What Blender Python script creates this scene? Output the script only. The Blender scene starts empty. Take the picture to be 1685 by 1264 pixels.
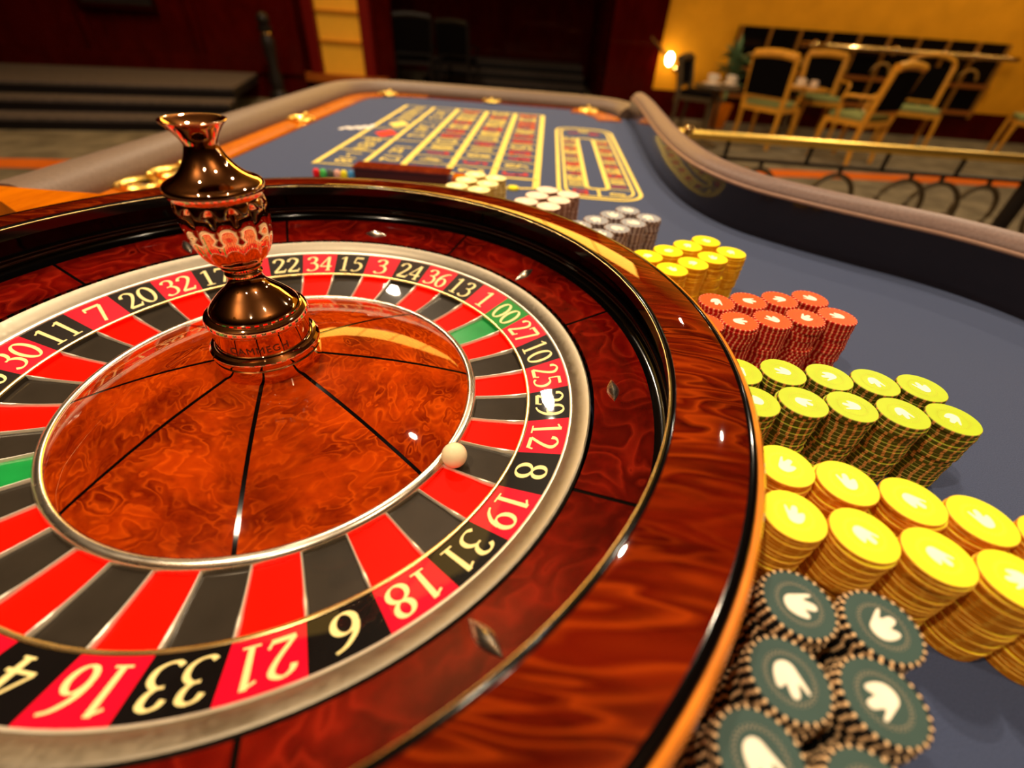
import bpy, bmesh, math, random
from mathutils import Vector, Matrix
random.seed(7)
PI = math.pi
R = math.radians
C = bpy.context.scene.collection

# ------------------------------------------------------------------ camera, world, exposure
sc = bpy.context.scene
def make_camera():
    f, pit, roll, yaw = 749.88, 0.68226, 0.07298, -0.02257
    cp, sp = math.cos(pit), math.sin(pit)
    fw = Vector((math.sin(yaw)*cp, math.cos(yaw)*cp, -sp))
    rt = Vector((math.cos(yaw), -math.sin(yaw), 0)); up = rt.cross(fw)
    c, s = math.cos(roll), math.sin(roll)
    r2 = rt*c + up*s; u2 = -rt*s + up*c
    cam = bpy.data.cameras.new('camera'); o = bpy.data.objects.new('camera', cam); C.objects.link(o)
    m = Matrix((r2, u2, -fw)).transposed().to_4x4(); m.translation = Vector((0.23005, -0.32771, 0.27918))
    o.matrix_world = m
    cam.sensor_width = 36; cam.sensor_fit = 'HORIZONTAL'; cam.lens = f*36/1685
    cam.clip_start = 0.01; cam.clip_end = 60
    cam.dof.use_dof = True; cam.dof.focus_distance = 0.42; cam.dof.aperture_fstop = 2.6
    sc.camera = o
make_camera()
w = bpy.data.worlds.new('world'); sc.world = w; w.use_nodes = True
w.node_tree.nodes['Background'].inputs[0].default_value = (1.0, 0.62, 0.3, 1)
w.node_tree.nodes['Background'].inputs[1].default_value = 0.02
sc.view_settings.view_transform = 'Standard'; sc.view_settings.look = 'None'
sc.view_settings.exposure = 0.0; sc.view_settings.gamma = 1; sc.view_settings.use_curve_mapping = False
sc.cycles.use_denoising = True
sc.cycles.sample_clamp_indirect = 4
sc.cycles.max_bounces = 8
CEIL = 3.25
FLOOR = -0.85
WARM = (1.0, 0.80, 0.56)
UP = [(-1.2, 2.6), (2.4, -1.2), (-1.6, -2.0)]  # positions of the added ceiling uplights
DOWN = [(-0.75, 1.9, 75), (1.2, 1.75, 60), (-1.6, 4.2, 90), (1.7, -0.7, 30), (-1.1, -0.6, 60),
        (3.4, 3.4, 80), (3.4, 6.6, 14), (-3.4, 6.3, 4), (6.2, 6.2, 35), (0.3, -2.2, 40)]
def area(name, loc, size, power, color, rot=(0, 0, 0), sy=None, spread=PI):
    l = bpy.data.lights.new(name, 'AREA'); l.energy = power; l.color = color
    l.shape = 'DISK' if sy is None else 'RECTANGLE'; l.size = size
    if sy: l.size_y = sy
    l.spread = spread
    o = bpy.data.objects.new(name, l); o.location = loc; o.rotation_euler = rot; C.objects.link(o); return o
for i, (x, y, pw) in enumerate(DOWN):
    area('downlight_lamp', (x, y, CEIL-0.035), 0.20 if i == 0 else 0.09, pw, WARM)
# added uplights for the ceiling, then the cove washer over the yellow back wall
for x_, y_ in UP: area('added_uplight_lamp', (x_, y_, 2.40), 0.42, 75, (1, .74, .42), (PI, 0, 0))  # added fill, brightens the ceiling that the turret mirrors
area('cove_lamp', (6.6, 7.3, 2.2), 3.2, 32, (1, .72, .32), (R(-30), 0, 0), 0.1)

# ------------------------------------------------------------------ materials
def newmat(name):
    m = bpy.data.materials.new(name); m.use_nodes = True
    nt = m.node_tree; b = nt.nodes['Principled BSDF']; return m, nt, b
def setp(b, **k):
    for a, v in k.items():
        a = {'rough': 'Roughness', 'metal': 'Metallic', 'coat': 'Coat Weight', 'coatr': 'Coat Roughness', 'spec': 'Specular IOR Level',
             'col': 'Base Color', 'sheen': 'Sheen Weight', 'ior': 'IOR', 'emc': 'Emission Color', 'em': 'Emission Strength'}[a]
        if isinstance(v, tuple) and len(v) == 3: v = v + (1,)
        b.inputs[a].default_value = v
def N(nt, t, **k):
    n = nt.nodes.new(t)
    for a, v in k.items():
        if a in n.inputs: n.inputs[a].default_value = v
        else: setattr(n, a, v)
    return n
def ramp(nt, stops):
    n = nt.nodes.new('ShaderNodeValToRGB'); e = n.color_ramp.elements
    while len(e) < len(stops): e.new(0.5)
    for el, (p, c) in zip(e, stops): el.position = p; el.color = tuple(c) + (1,)
    return n
def flat(name, col, rough=0.5, metal=0.0, coat=0.0, var=0.08, scale=60, bump=0.0, **k):
    """plain procedural surface: base colour with a little noise variation and optional fine relief"""
    k.setdefault('spec', 0.5 if metal else (0.05 if rough > .7 or coat > .5 else 0.2))
    m, nt, b = newmat(name); setp(b, rough=rough, metal=metal, coat=coat, coatr=0.02, **k)
    tc = N(nt, 'ShaderNodeTexCoord'); nz = N(nt, 'ShaderNodeTexNoise', Scale=scale, Detail=3.0)
    nt.links.new(tc.outputs['Object'], nz.inputs['Vector'])
    lo = [max(0, c*(1-var)) for c in col]; hi = [c*(1+var) for c in col]
    r = ramp(nt, [(0.3, lo), (0.7, hi)])
    nt.links.new(nz.outputs['Fac'], r.inputs['Fac']); nt.links.new(r.outputs['Color'], b.inputs['Base Color'])
    if bump:
        bp = N(nt, 'ShaderNodeBump', Strength=bump, Distance=0.001)
        nt.links.new(nz.outputs['Fac'], bp.inputs['Height']); nt.links.new(bp.outputs['Normal'], b.inputs['Normal'])
    return m
def quilt(name, dark, mid, light, scale=18, stretch=(1, 1, 1), rough=0.35, coat=1.0, k=8.0, big=5, line=1.0, warp=.02, fine=90):
    """lacquered figured veneer: sawtooth contours of a warped noise give rippled quilt figure, over a slow drift"""
    m, nt, b = newmat(name); setp(b, rough=rough, coat=coat, coatr=0.02, spec=0.0)
    L = nt.links
    tc = N(nt, 'ShaderNodeTexCoord'); oi = N(nt, 'ShaderNodeObjectInfo')
    off = N(nt, 'ShaderNodeVectorMath', operation='SCALE'); off.inputs[0].default_value = (3.1, 1.7, 0.9)
    L.new(oi.outputs['Random'], off.inputs['Scale'])
    ad = N(nt, 'ShaderNodeVectorMath', operation='ADD'); L.new(tc.outputs['Object'], ad.inputs[0]); L.new(off.outputs[0], ad.inputs[1])
    mp = N(nt, 'ShaderNodeMapping'); mp.inputs['Scale'].default_value = stretch; L.new(ad.outputs[0], mp.inputs['Vector'])
    vo = N(nt, 'ShaderNodeTexNoise', Scale=float(scale), Detail=2.0, Roughness=.45, Distortion=.5); L.new(mp.outputs[0], vo.inputs['Vector'])
    ml = N(nt, 'ShaderNodeMath', operation='MULTIPLY'); L.new(vo.outputs['Fac'], ml.inputs[0]); ml.inputs[1].default_value = k
    fr = N(nt, 'ShaderNodeMath', operation='FRACT'); L.new(ml.outputs[0], fr.inputs[0])
    n2 = N(nt, 'ShaderNodeTexNoise', Scale=float(big), Detail=5.0, Roughness=.6); L.new(mp.outputs[0], n2.inputs['Vector'])
    n3 = N(nt, 'ShaderNodeTexNoise', Scale=float(fine), Detail=3.0); L.new(mp.outputs[0], n3.inputs['Vector'])
    r = ramp(nt, [(0.36, dark), (0.64, mid)])
    a3 = N(nt, 'ShaderNodeMath', operation='MULTIPLY_ADD'); L.new(n3.outputs['Fac'], a3.inputs[0]); a3.inputs[1].default_value = .25
    a4 = N(nt, 'ShaderNodeMath', operation='SUBTRACT'); L.new(n2.outputs['Fac'], a4.inputs[0]); a4.inputs[1].default_value = .125
    L.new(a4.outputs[0], a3.inputs[2]); L.new(a3.outputs[0], r.inputs['Fac'])
    rr = ramp(nt, [(0.0, (line,)*3), (0.10, (line*.75,)*3), (0.35, (line*.22,)*3), (0.8, (0, 0, 0)), (1.0, (line*.6,)*3)]); L.new(fr.outputs[0], rr.inputs['Fac'])
    n4 = N(nt, 'ShaderNodeTexNoise', Scale=float(big)*1.3, Detail=2.0); L.new(ad.outputs[0], n4.inputs['Vector'])
    mk = N(nt, 'ShaderNodeMapRange'); mk.inputs['From Min'].default_value = .36; mk.inputs['From Max'].default_value = .62; mk.inputs['To Min'].default_value = .25; L.new(n4.outputs['Fac'], mk.inputs['Value'])
    em = N(nt, 'ShaderNodeMath', operation='MULTIPLY'); L.new(rr.outputs['Color'], em.inputs[0]); L.new(mk.outputs[0], em.inputs[1])
    mx = N(nt, 'ShaderNodeMix', data_type='RGBA'); L.new(em.outputs[0], mx.inputs[0]); L.new(r.outputs['Color'], mx.inputs[6]); mx.inputs[7].default_value = tuple(light)+(1,)
    L.new(mx.outputs[2], b.inputs['Base Color'])
    return m
def brushed(name, col, rough, metal=1.0, scale=(4, 4, 60), var=.12):
    m, nt, b = newmat(name); setp(b, metal=metal)
    tc = N(nt, 'ShaderNodeTexCoord'); mp = N(nt, 'ShaderNodeMapping'); mp.inputs['Scale'].default_value = scale
    nz = N(nt, 'ShaderNodeTexNoise', Scale=8.0, Detail=4.0)
    nt.links.new(tc.outputs['Object'], mp.inputs[0]); nt.links.new(mp.outputs[0], nz.inputs['Vector'])
    r = ramp(nt, [(0.3, [c*(1-var) for c in col]), (0.7, col)]); nt.links.new(nz.outputs['Fac'], r.inputs['Fac'])
    nt.links.new(r.outputs[0], b.inputs['Base Color'])
    mr = N(nt, 'ShaderNodeMapRange'); mr.inputs['To Min'].default_value = rough*.7; mr.inputs['To Max'].default_value = rough*1.4
    nt.links.new(nz.outputs['Fac'], mr.inputs['Value']); nt.links.new(mr.outputs[0], b.inputs['Roughness'])
    return m
def emit(name, col, s):
    m, nt, b = newmat(name); setp(b, col=(0, 0, 0), emc=col, em=s); return m

M = {}
M['cone'] = quilt('quilted_orange_veneer', (.15, .008, .0006), (.40, .034, .001), (.72, .09, .003), 44, (1.5, .85, 1), k=6.5, big=22, line=.62)
M['apron'] = quilt('dark_red_burl', (.055, .0008, .0005), (.15, .003, .001), (.42, .022, .006), 20, (1.2, .9, 1), k=7, big=12, line=.45)
M['rim'] = quilt('red_brown_fiddleback', (.035, .0012, .0005), (.13, .006, .001), (.46, .055, .003), 9, (.8, 3.6, 1), k=9, big=8, line=.6)
M['side_wood'] = flat('golden_rosewood_edge', (.75, .22, .02), .25, coat=.8, var=.2, scale=30)
M['black'] = flat('black_lacquer', (.002, .0015, .0015), .10, coat=0, spec=.22)
M['silver'] = brushed('brushed_nickel', (.82, .74, .60), .26)
M['ring_silver'] = brushed('pale_brushed_ring', (.36, .31, .23), .45, scale=(30, 30, 30))
M['brass'] = brushed('polished_brass', (.95, .68, .32), .07, var=.05)
M['rosebrass'] = brushed('polished_rose_brass', (.93, .60, .38), .035, var=.03)
M['gold_line'] = brushed('gold_edge', (1.0, .72, .30), .25)
M['t_red'] = flat('crimson_number_ring', (.80, .003, .025), .35, coat=.6, var=.03, spec=.05)
M['t_black'] = flat('black_number_ring', (.004, .003, .003), .35, coat=.6, spec=.05)
M['t_green'] = flat('green_number_ring', (.005, .24, .03), .35, coat=.6, spec=.05)
M['p_red'] = flat('red_pocket', (.90, .006, .001), .4, coat=.06, var=.03, spec=.02)
M['p_black'] = flat('black_pocket', (.030, .023, .016), .35, coat=.3, spec=.05)
M['p_green'] = flat('green_pocket', (.008, .27, .05), .3, coat=.4)
M['numeral'] = flat('cream_gold_numeral', (.95, .78, .33), .4, coat=.5, var=.03)
M['ball'] = flat('ivory_ball', (.85, .74, .45), .18, coat=.6, var=.02)
M['engrave'] = flat('dark_engraving', (.10, .03, .015), .5)
M['felt'] = flat('slate_blue_felt', (.056, .073, .138), .95, var=.16, scale=900, bump=.35, sheen=.08, spec=.1)
M['print_y'] = flat('yellow_layout_print', (.95, .72, .16), .8, var=.05)
M['print_r'] = flat('red_layout_print', (.75, .06, .03), .8)
M['print_w'] = flat('cream_layout_print', (.85, .78, .68), .8)
M['orange_wood'] = quilt('orange_varnished_wood', (.50, .11, .002), (.70, .17, .002), (.9, .26, .005), 6, (6, 1, 1), k=6, big=5, line=.4)
M['red_wood'] = quilt('red_brown_plain_wood', (.12, .012, .004), (.24, .03, .006), (.4, .06, .01), 6, (6, 1, 1), k=6, big=5, line=.4)
M['vinyl'] = flat('taupe_padded_vinyl', (.19, .118, .095), .45, var=.12, scale=200, bump=.15)
M['vinyl_far'] = flat('brown_padded_vinyl', (.16, .105, .072), .5, var=.12, scale=200, bump=.15)
M['board'] = flat('dark_polished_board', (.012, .008, .010), .14, coat=.5)
M['piping'] = flat('brown_piping', (.32, .18, .12), .4)
M['table_body'] = flat('mahogany_table_body', (.07, .01, .004), .35, coat=.5, var=.3, scale=6)
M['chairgold'] = flat('honey_wood_frame', (.62, .27, .02), .35, coat=.4, var=.15, scale=20)
M['blackcloth'] = flat('black_upholstery', (.003, .002, .002), .9)
M['greencloth'] = flat('sage_green_cushion', (.22, .24, .08), .85)
M['iron'] = flat('black_wrought_iron', (.012, .008, .006), .45)
M['iron_brown'] = flat('bronze_iron', (.07, .045, .02), .45)
M['china'] = flat('white_china', (.8, .66, .5), .3)
M['fret'] = brushed('pale_nickel_fret', (.98, .90, .74), .32, metal=.7)
M['satin_brass'] = brushed('satin_brass', (1.0, .66, .14), .32, var=.1)
M['shade'] = emit('warm_lamp_shade', (1, .78, .42), 30)
M['lens'] = emit('warm_downlight_lens', (1, .82, .58), 25)
M['frieze'] = emit('amber_frieze_glass', (1, .52, .06), 8)
M['laylight'] = emit('amber_glass_panel', (1, .55, .09), 2.2)

# ------------------------------------------------------------------ geometry helpers
def link(name, me, parent=None):
    o = bpy.data.objects.new(name, me); C.objects.link(o)
    if parent: o.parent = parent
    return o
def mesh(name, verts, faces, mats, fm=None, smooth=False, angle=None):
    me = bpy.data.meshes.new(name); me.from_pydata([tuple(v) for v in verts], [], faces)
    for m in (mats if isinstance(mats, (list, tuple)) else [mats]): me.materials.append(m)
    if fm: me.polygons.foreach_set('material_index', fm)
    if smooth: me.polygons.foreach_set('use_smooth', [True]*len(me.polygons))
    me.update()
    if smooth: me.set_sharp_from_angle(angle=R(angle or 40))
    return me
class MB:
    def __init__(s): s.v = []; s.f = []; s.m = []
    def add(s, v, f, mi=0):
        b = len(s.v); s.v += [tuple(a) for a in v]; s.f += [tuple(i+b for i in q) for q in f]; s.m += [mi]*len(f); return s
    def box(s, c, d, rz=0, mi=0, M4=None):
        x, y, z = d[0]/2, d[1]/2, d[2]/2; cr, sr = math.cos(rz), math.sin(rz)
        v = []
        for a in ((-x, -y, -z), (x, -y, -z), (x, y, -z), (-x, y, -z), (-x, -y, z), (x, -y, z), (x, y, z), (-x, y, z)):
            v.append((c[0]+a[0]*cr-a[1]*sr, c[1]+a[0]*sr+a[1]*cr, c[2]+a[2]))
        return s.add(v, [(0, 3, 2, 1), (4, 5, 6, 7), (0, 1, 5, 4), (1, 2, 6, 5), (2, 3, 7, 6), (3, 0, 4, 7)], mi)
    def prism(s, poly, z0, z1, mi=0):
        n = len(poly); v = [(x, y, z0) for x, y in poly]+[(x, y, z1) for x, y in poly]
        return s.add(v, [tuple(range(n-1, -1, -1)), tuple(range(n, 2*n))]+[(i, (i+1) % n, n+(i+1) % n, n+i) for i in range(n)], mi)
    def lathe(s, prof, n=96, c=(0, 0, 0), closed=False, mi=0, cap=False):
        k = len(prof); v = []
        for i in range(n):
            a = 2*PI*i/n
            for r, z in prof: v.append((c[0]+r*math.cos(a), c[1]+r*math.sin(a), c[2]+z))
        f = []; kk = k if closed else k-1
        for i in range(n):
            j = (i+1) % n
            for q in range(kk):
                q2 = (q+1) % k; f.append((i*k+q, j*k+q, j*k+q2, i*k+q2))
        if cap:
            f.append(tuple(i*k for i in range(n-1, -1, -1))); f.append(tuple(i*k+k-1 for i in range(n)))
        return s.add(v, f, mi)
    def sector(s, prof, a0, a1, n=6, mi=0, gap=0.0):
        """solid ring sector from a closed profile; gap is a constant-width inset on both cut faces"""
        k = len(prof); v = []
        for i in range(n+1):
            for r, z in prof:
                g = gap/max(r, .01); a = (a0+g)+(a1-a0-2*g)*i/n; v.append((r*math.cos(a), r*math.sin(a), z))
        f = [(i*k+q, (i+1)*k+q, (i+1)*k+(q+1) % k, i*k+(q+1) % k) for i in range(n) for q in range(k)]
        f.append(tuple(range(k-1, -1, -1))); f.append(tuple(n*k+q for q in range(k)))
        return s.add(v, f, mi)
    def tube(s, pts, r, n=8, mi=0, closed=False, flat=1.0):
        pts = [Vector(p) for p in pts]; k = len(pts); v = []; up = Vector((0, 0, 1))
        for i, p in enumerate(pts):
            a = pts[(i-1) % k] if (closed or i) else p; b = pts[(i+1) % k] if (closed or i < k-1) else p
            t = (b-a).normalized(); u = up if abs(t.z) < .95 else Vector((1, 0, 0))
            x = t.cross(u).normalized(); y = x.cross(t).normalized(); rr = r[i] if isinstance(r, (list, tuple)) else r
            for j in range(n):
                q = 2*PI*j/n; v.append(p+x*math.cos(q)*rr+y*math.sin(q)*rr*flat)
        f = [(i*n+j, ((i+1) % k)*n+j, ((i+1) % k)*n+(j+1) % n, i*n+(j+1) % n) for i in range(k if closed else k-1) for j in range(n)]
        if not closed: f += [tuple(range(n)), tuple((k-1)*n+j for j in range(n-1, -1, -1))]
        return s.add(v, f, mi)
    def sphere(s, c, r, n=16, mi=0, sc=(1, 1, 1)):
        m = n//2; prof = [(r*math.sin(PI*i/m), -r*math.cos(PI*i/m)) for i in range(m+1)]; prof[0] = (1e-5, -r); prof[-1] = (1e-5, r)
        t = MB().lathe(prof, n, cap=True)
        return s.add([(c[0]+x*sc[0], c[1]+y*sc[1], c[2]+z*sc[2]) for x, y, z in t.v], t.f, mi)
    def mesh(s, name, mats, smooth=False, angle=None):
        me = mesh(name, s.v, s.f, mats, s.m, False)
        bm = bmesh.new(); bm.from_mesh(me); bmesh.ops.recalc_face_normals(bm, faces=bm.faces); bm.to_mesh(me); bm.free()
        if smooth:
            me.polygons.foreach_set('use_smooth', [True]*len(me.polygons)); me.set_sharp_from_angle(angle=R(angle or 40))
        return me
    def build(s, name, mats, parent=None, smooth=False, angle=None):
        return link(name, s.mesh(name, mats, smooth, angle), parent)
def tag(o, label=None, cat=None, group=None, kind=None):
    if label: o['label'] = label
    if cat: o['category'] = cat
    if group: o['group'] = group
    if kind: o['kind'] = kind
    return o
def empty(name, loc, label, cat, group=None, rz=0):
    o = bpy.data.objects.new(name, None); o.empty_display_size = .05; C.objects.link(o); o.location = loc; o.rotation_euler = (0, 0, rz)
    return tag(o, label, cat, group)
def catmull(p, n=8, closed=False):
    out = []; k = len(p)
    for i in range(k if closed else k-1):
        g = (lambda j: p[j % k]) if closed else (lambda j: p[min(max(j, 0), k-1)])
        a, b, c, d = g(i-1), g(i), g(i+1), g(i+2)
        for s in range(n):
            t = s/n
            out.append(tuple(.5*((2*b[q])+(-a[q]+c[q])*t+(2*a[q]-5*b[q]+4*c[q]-d[q])*t*t+(-a[q]+3*b[q]-3*c[q]+d[q])*t**3) for q in range(len(b))))
    if not closed: out.append(tuple(p[-1]))
    return out

# serif digits drawn as broad-nib strokes in a box 0..0.55 x 0..1
def ell(cx, cy, rx, ry): return ('c', [(cx+rx*math.sin(a*PI/6), cy+ry*math.cos(a*PI/6)) for a in range(12)], None)
DIG = {
 '0': [ell(.27, .5, .23, .47)],
 '1': [('l', [(.27, 1), (.27, 0)], .115), ('l', [(.09, .86), (.27, .97)], .05), ('l', [(.1, .02), (.44, .02)], .045)],
 '2': [('s', [(.06, .74), (.1, .88), (.25, .97), (.42, .87), (.43, .7), (.3, .42), (.05, .06)], None), ('l', [(.04, .06), (.5, .06)], .115), ('l', [(.48, .06), (.54, .22)], .05)],
 '3': [('s', [(.07, .8), (.13, .92), (.27, .97), (.41, .88), (.4, .68), (.3, .56), (.17, .53)], None), ('s', [(.17, .54), (.34, .53), (.47, .38), (.46, .16), (.32, .03), (.14, .01), (.03, .1)], None)],
 '4': [('l', [(.37, .98), (.02, .32)], .05), ('l', [(.0, .3), (.54, .3)], .07), ('l', [(.385, .98), (.385, 0)], .12), ('l', [(.27, .02), (.5, .02)], .045)],
 '5': [('l', [(.14, .94), (.48, .94)], .1), ('l', [(.15, .94), (.1, .57)], .05), ('s', [(.1, .57), (.28, .6), (.43, .48), (.46, .27), (.34, .07), (.16, .01), (.03, .07)], None)],
 '6': [('s', [(.48, .97), (.3, .88), (.12, .64), (.06, .36)], None), ell(.27, .29, .2, .28)],
 '7': [('l', [(.04, .93), (.52, .93)], .115), ('l', [(.5, .93), (.2, 0)], .095), ('l', [(.05, .95), (.02, .76)], .05)],
 '8': [ell(.27, .75, .17, .22), ell(.27, .26, .21, .25)],
 '9': [('s', [(.06, .03), (.24, .12), (.42, .36), (.48, .64)], None), ell(.27, .71, .2, .28)],
}
def digit_quads(ch, bold=0.0):
    """list of quads (4 xy points)"""
    out = []
    for kind, p, wd in DIG[ch]:
        pts = catmull(p, 4, True)+[p[0]] if kind == 'c' else (catmull(p, 4) if kind == 's' else p)
        L = []
        for i, q in enumerate(pts):
            if kind == 'c': a, b = pts[(i-1) % (len(pts)-1)], pts[(i+1) % (len(pts)-1)]
            else: a, b = pts[max(i-1, 0)], pts[min(i+1, len(pts)-1)]
            dx, dy = b[0]-a[0], b[1]-a[1]; l = math.hypot(dx, dy) or 1; dx /= l; dy /= l
            wdt = wd if wd else .045+.075*abs(dy*math.cos(R(12))-dx*math.sin(R(12)))**1.4
            wdt += bold
            L.append(((q[0]-dy*wdt/2, q[1]+dx*wdt/2), (q[0]+dy*wdt/2, q[1]-dx*wdt/2)))
        for a, b in zip(L, L[1:]): out.append((a[0], b[0], b[1], a[1]))
    return out
def text_quads(txt, h, wfac=1.0, adv=.60, bold=0.0):
    out = []; n = len(txt); W = (n-1)*adv+.54
    for i, ch in enumerate(txt):
        if ch not in DIG: continue
        for q in digit_quads(ch, bold): out.append([((x+i*adv-W/2)*h*wfac, (y-.5)*h) for x, y in q])
    return out

# ------------------------------------------------------------------ ROOM SETTING
tag(MB().box((0.5, 3, FLOOR-.05), (26, 26, .1)).build('floor', [flat('grey_green_carpet', (.150, .118, .072), .95, var=.35, scale=5)]), kind='structure')
tag(MB().box((0.5, 3, CEIL+.05), (26, 26, .1)).build('ceiling', [flat('dark_stained_ceiling', (.13, .07, .03), .7)]), kind='structure')
M['redwall'] = quilt('dark_mahogany_panelling', (.035, .001, .0005), (.055, .002, .001), (.085, .004, .001), 2, (3, 3, 1), rough=.4, coat=.2, k=6, big=2, line=.4)
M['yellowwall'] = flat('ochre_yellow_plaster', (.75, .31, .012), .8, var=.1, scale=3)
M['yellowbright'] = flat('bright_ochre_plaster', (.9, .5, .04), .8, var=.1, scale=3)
# carpet border stripe
bp = catmull([(-7, 2.45), (-3.95, 3.22), (-3.3, 3.38), (0, 4.35), (2.5, 4.85), (4, 5.08), (6, 5.3), (9, 5.6)], 6)
b = MB(); v = []
for i, q in enumerate(bp):
    a, c = bp[max(i-1, 0)], bp[min(i+1, len(bp)-1)]; d = Vector((c[0]-a[0], c[1]-a[1])).normalized(); n_ = Vector((-d.y, d.x))*.13
    v += [(q[0]+n_.x, q[1]+n_.y, FLOOR+.004), (q[0]-n_.x, q[1]-n_.y, FLOOR+.004), (q[0]+n_.x, q[1]+n_.y, FLOOR-.002), (q[0]-n_.x, q[1]-n_.y, FLOOR-.002)]
f = []
for i in range(len(bp)-1):
    k = 4*i; f += [(k, k+4, k+5, k+1), (k, k+2, k+6, k+4), (k+1, k+5, k+7, k+3)]
tag(b.add(v, f).build('trim_4', [flat('orange_carpet_border', (.55, .11, .008), .95, var=.15)]), kind='structure')

tag(MB().box((-12.45, 3, 1.2), (.1, 26, 4.3)).build('wall_left', M['redwall']), kind='structure')
tag(MB().box((13.45, 3, 1.2), (.1, 26, 4.3)).build('wall_right', M['yellowwall']), kind='structure')
tag(MB().box((0.5, -9.95, 1.2), (26, .1, 4.3)).build('wall_front', M['redwall']), kind='structure')
DLAB = ['over the betting grid', 'over the right rail of the table', 'left of the table beside the amber ceiling glass', 'over the open felt right of the wheel', 'left of the wheel', 'over the railing', 'over the honey armchairs', 'over the wide low staircase', 'by the yellow wall at the right', 'behind the camera']
for i, (x, y, pw) in enumerate(DOWN):
    t = empty('ceiling_downlight', (x, y, CEIL), 'round recessed ceiling downlight '+DLAB[i], 'ceiling light', 'downlights in the ceiling')
    q_ = .10 if i == 0 else .045
    MB().lathe([(q_, 0), (q_+.065, 0), (q_+.065, -.012), (q_, -.012)], 24, closed=True).build('trim_ring', M['brass'], t, True)
    MB().lathe([(.0001, -.005), (q_, -.004), (q_, 0), (.0001, 0)], 24, closed=True).build('lens', M['lens'], t)

# ------------------------------------------------------------------ ROULETTE WHEEL
TH0 = 3.79902; STEP = 2*PI/38
ORDER = ['0', '28', '9', '26', '30', '11', '7', '20', '32', '17', '5', '22', '34', '15', '3', '24', '36', '13', '1', '00',
         '27', '10', '25', '29', '12', '8', '19', '31', '18', '6', '21', '33', '16', '4', '23', '35', '14', '2']
REDS = {1, 3, 5, 7, 9, 12, 14, 16, 18, 19, 21, 23, 25, 27, 30, 32, 34, 36}
def colour_of(s): return 'green' if s in ('0', '00') else ('red' if int(s) in REDS else 'black')
wheel = empty('roulette', (0, 0, -.03), 'large polished red wood roulette wheel with numbered pockets on the blue felt table', 'roulette wheel')
WZ = .03
def wpart(mb, name, mat, parent=wheel, smooth=True, angle=None, label=None):
    o = mb.build(name, mat, parent, smooth, angle)
    if parent is wheel: o.location.z = WZ
    if label: o['label'] = label
    return o
NS = 160
wpart(MB().lathe([(.3500, .0733), (.353, .0733), (.372, .0727), (.392, .0702), (.3985, .0688), (.3985, .060), (.3475, .060)], NS, closed=True), 'bowl_rim', M['rim'], angle=60, label='wide red brown figured wood rim')
wpart(MB().lathe([(.3985, .0688), (.401, .0692), (.4035, .0682), (.4050, .066), (.4050, .056), (.3985, .056)], NS, closed=True), 'rim_inlay', M['black'], label='black inlay line round the rim')
wpart(MB().lathe([(.4050, .066), (.4075, .0662), (.4100, .0640), (.4110, .060), (.4110, .045), (.4090, .030), (.403, .012), (.398, -.005), (.396, -.018), (.399, -.0225), (.399, -.029), (.385, -.029), (.385, .056), (.4050, .056)], NS, closed=True), 'bowl_side', M['side_wood'], label='golden brown outer side of the bowl')
wpart(MB().lathe([(.3456, .0716), (.3460, .0726), (.3474, .0734), (.3496, .0736), (.3506, .0727), (.3490, .0700), (.346, .070)], NS, closed=True), 'rim_lip', M['black'], angle=70, label='black lacquered inner lip of the rim')
wpart(MB().lathe([(.3453, .0712), (.3455, .0719), (.3461, .0722), (.3463, .0712)], NS, closed=True), 'lip_ring', M['gold_line'], label='thin gold ring on the inner lip')
wpart(MB().lathe([(.3460, .0716), (.3475, .0670), (.352, .0600), (.3555, .0500), (.357, .0420), (.3535, .0405), (.3530, .0385), (.3540, .0370), (.3580, .0355), (.3585, .0300), (.3550, .0255), (.3500, .0234), (.3466, .0227), (.3466, .018), (.37, .018), (.37, .060), (.3475, .060)], NS, closed=True), 'ball_track', M['black'], angle=50, label='glossy black ball track')
# black bed under the apron, sloping wood apron in eight veneer panels
wpart(MB().lathe([(.2985, .0113), (.3466, .0223), (.3466, .010), (.2985, .002)], NS, closed=True), 'apron_bed', M['black'])
ap = MB().sector([(.2985, .0080), (.2985, .0118), (.3466, .0228), (.3466, .0190)], R(-22.5), R(22.5), 20, gap=.0017).mesh('apron_panel', M['apron'], True)
for k in range(8):
    o = link('apron_panel', ap, wheel); o.rotation_euler.z = R(45*k); o.location.z = WZ
# deflectors (diamonds) alternately radial and tangential
def deflector_mesh():
    v = []; L, W_, H = .0155, .0056, .0052
    n = 12; rows = []
    for i in range(n+1):
        t = -1+2*i/n; ww = W_*(1-abs(t)**1.6)+.0002; hh = H*(1-abs(t)**1.8)+.0003
        rows.append([(L*t, -ww, 0), (L*t, -ww*.55, hh*.72), (L*t, 0, hh), (L*t, ww*.55, hh*.72), (L*t, ww, 0)])
    for r_ in rows: v += r_
    f = [(i*5+j, (i+1)*5+j, (i+1)*5+j+1, i*5+j+1) for i in range(n) for j in range(4)]+[(i*5, i*5+4, (i+1)*5+4, (i+1)*5) for i in range(n)]
    f += [(0, 1, 2, 3, 4), tuple(n*5+j for j in (4, 3, 2, 1, 0))]
    return MB().add(v, f).mesh('deflector', M['silver'], True, 50)
dm = deflector_mesh()
for k in range(8):
    a = R(45*k); o = link('deflector', dm, wheel); r_ = .3155
    radial = (k % 2 == 1)
    e = Vector((math.cos(a), math.sin(a), .229)).normalized(); tg = Vector((-math.sin(a), math.cos(a), 0)); nn = e.cross(tg).normalized()
    if nn.z < 0: nn = -nn
    x = e if radial else tg; y = nn.cross(x)
    m = Matrix((x, y, nn)).transposed().to_4x4(); m.translation = Vector((r_*math.cos(a), r_*math.sin(a), .0157+WZ)); o.matrix_local = m
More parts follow.
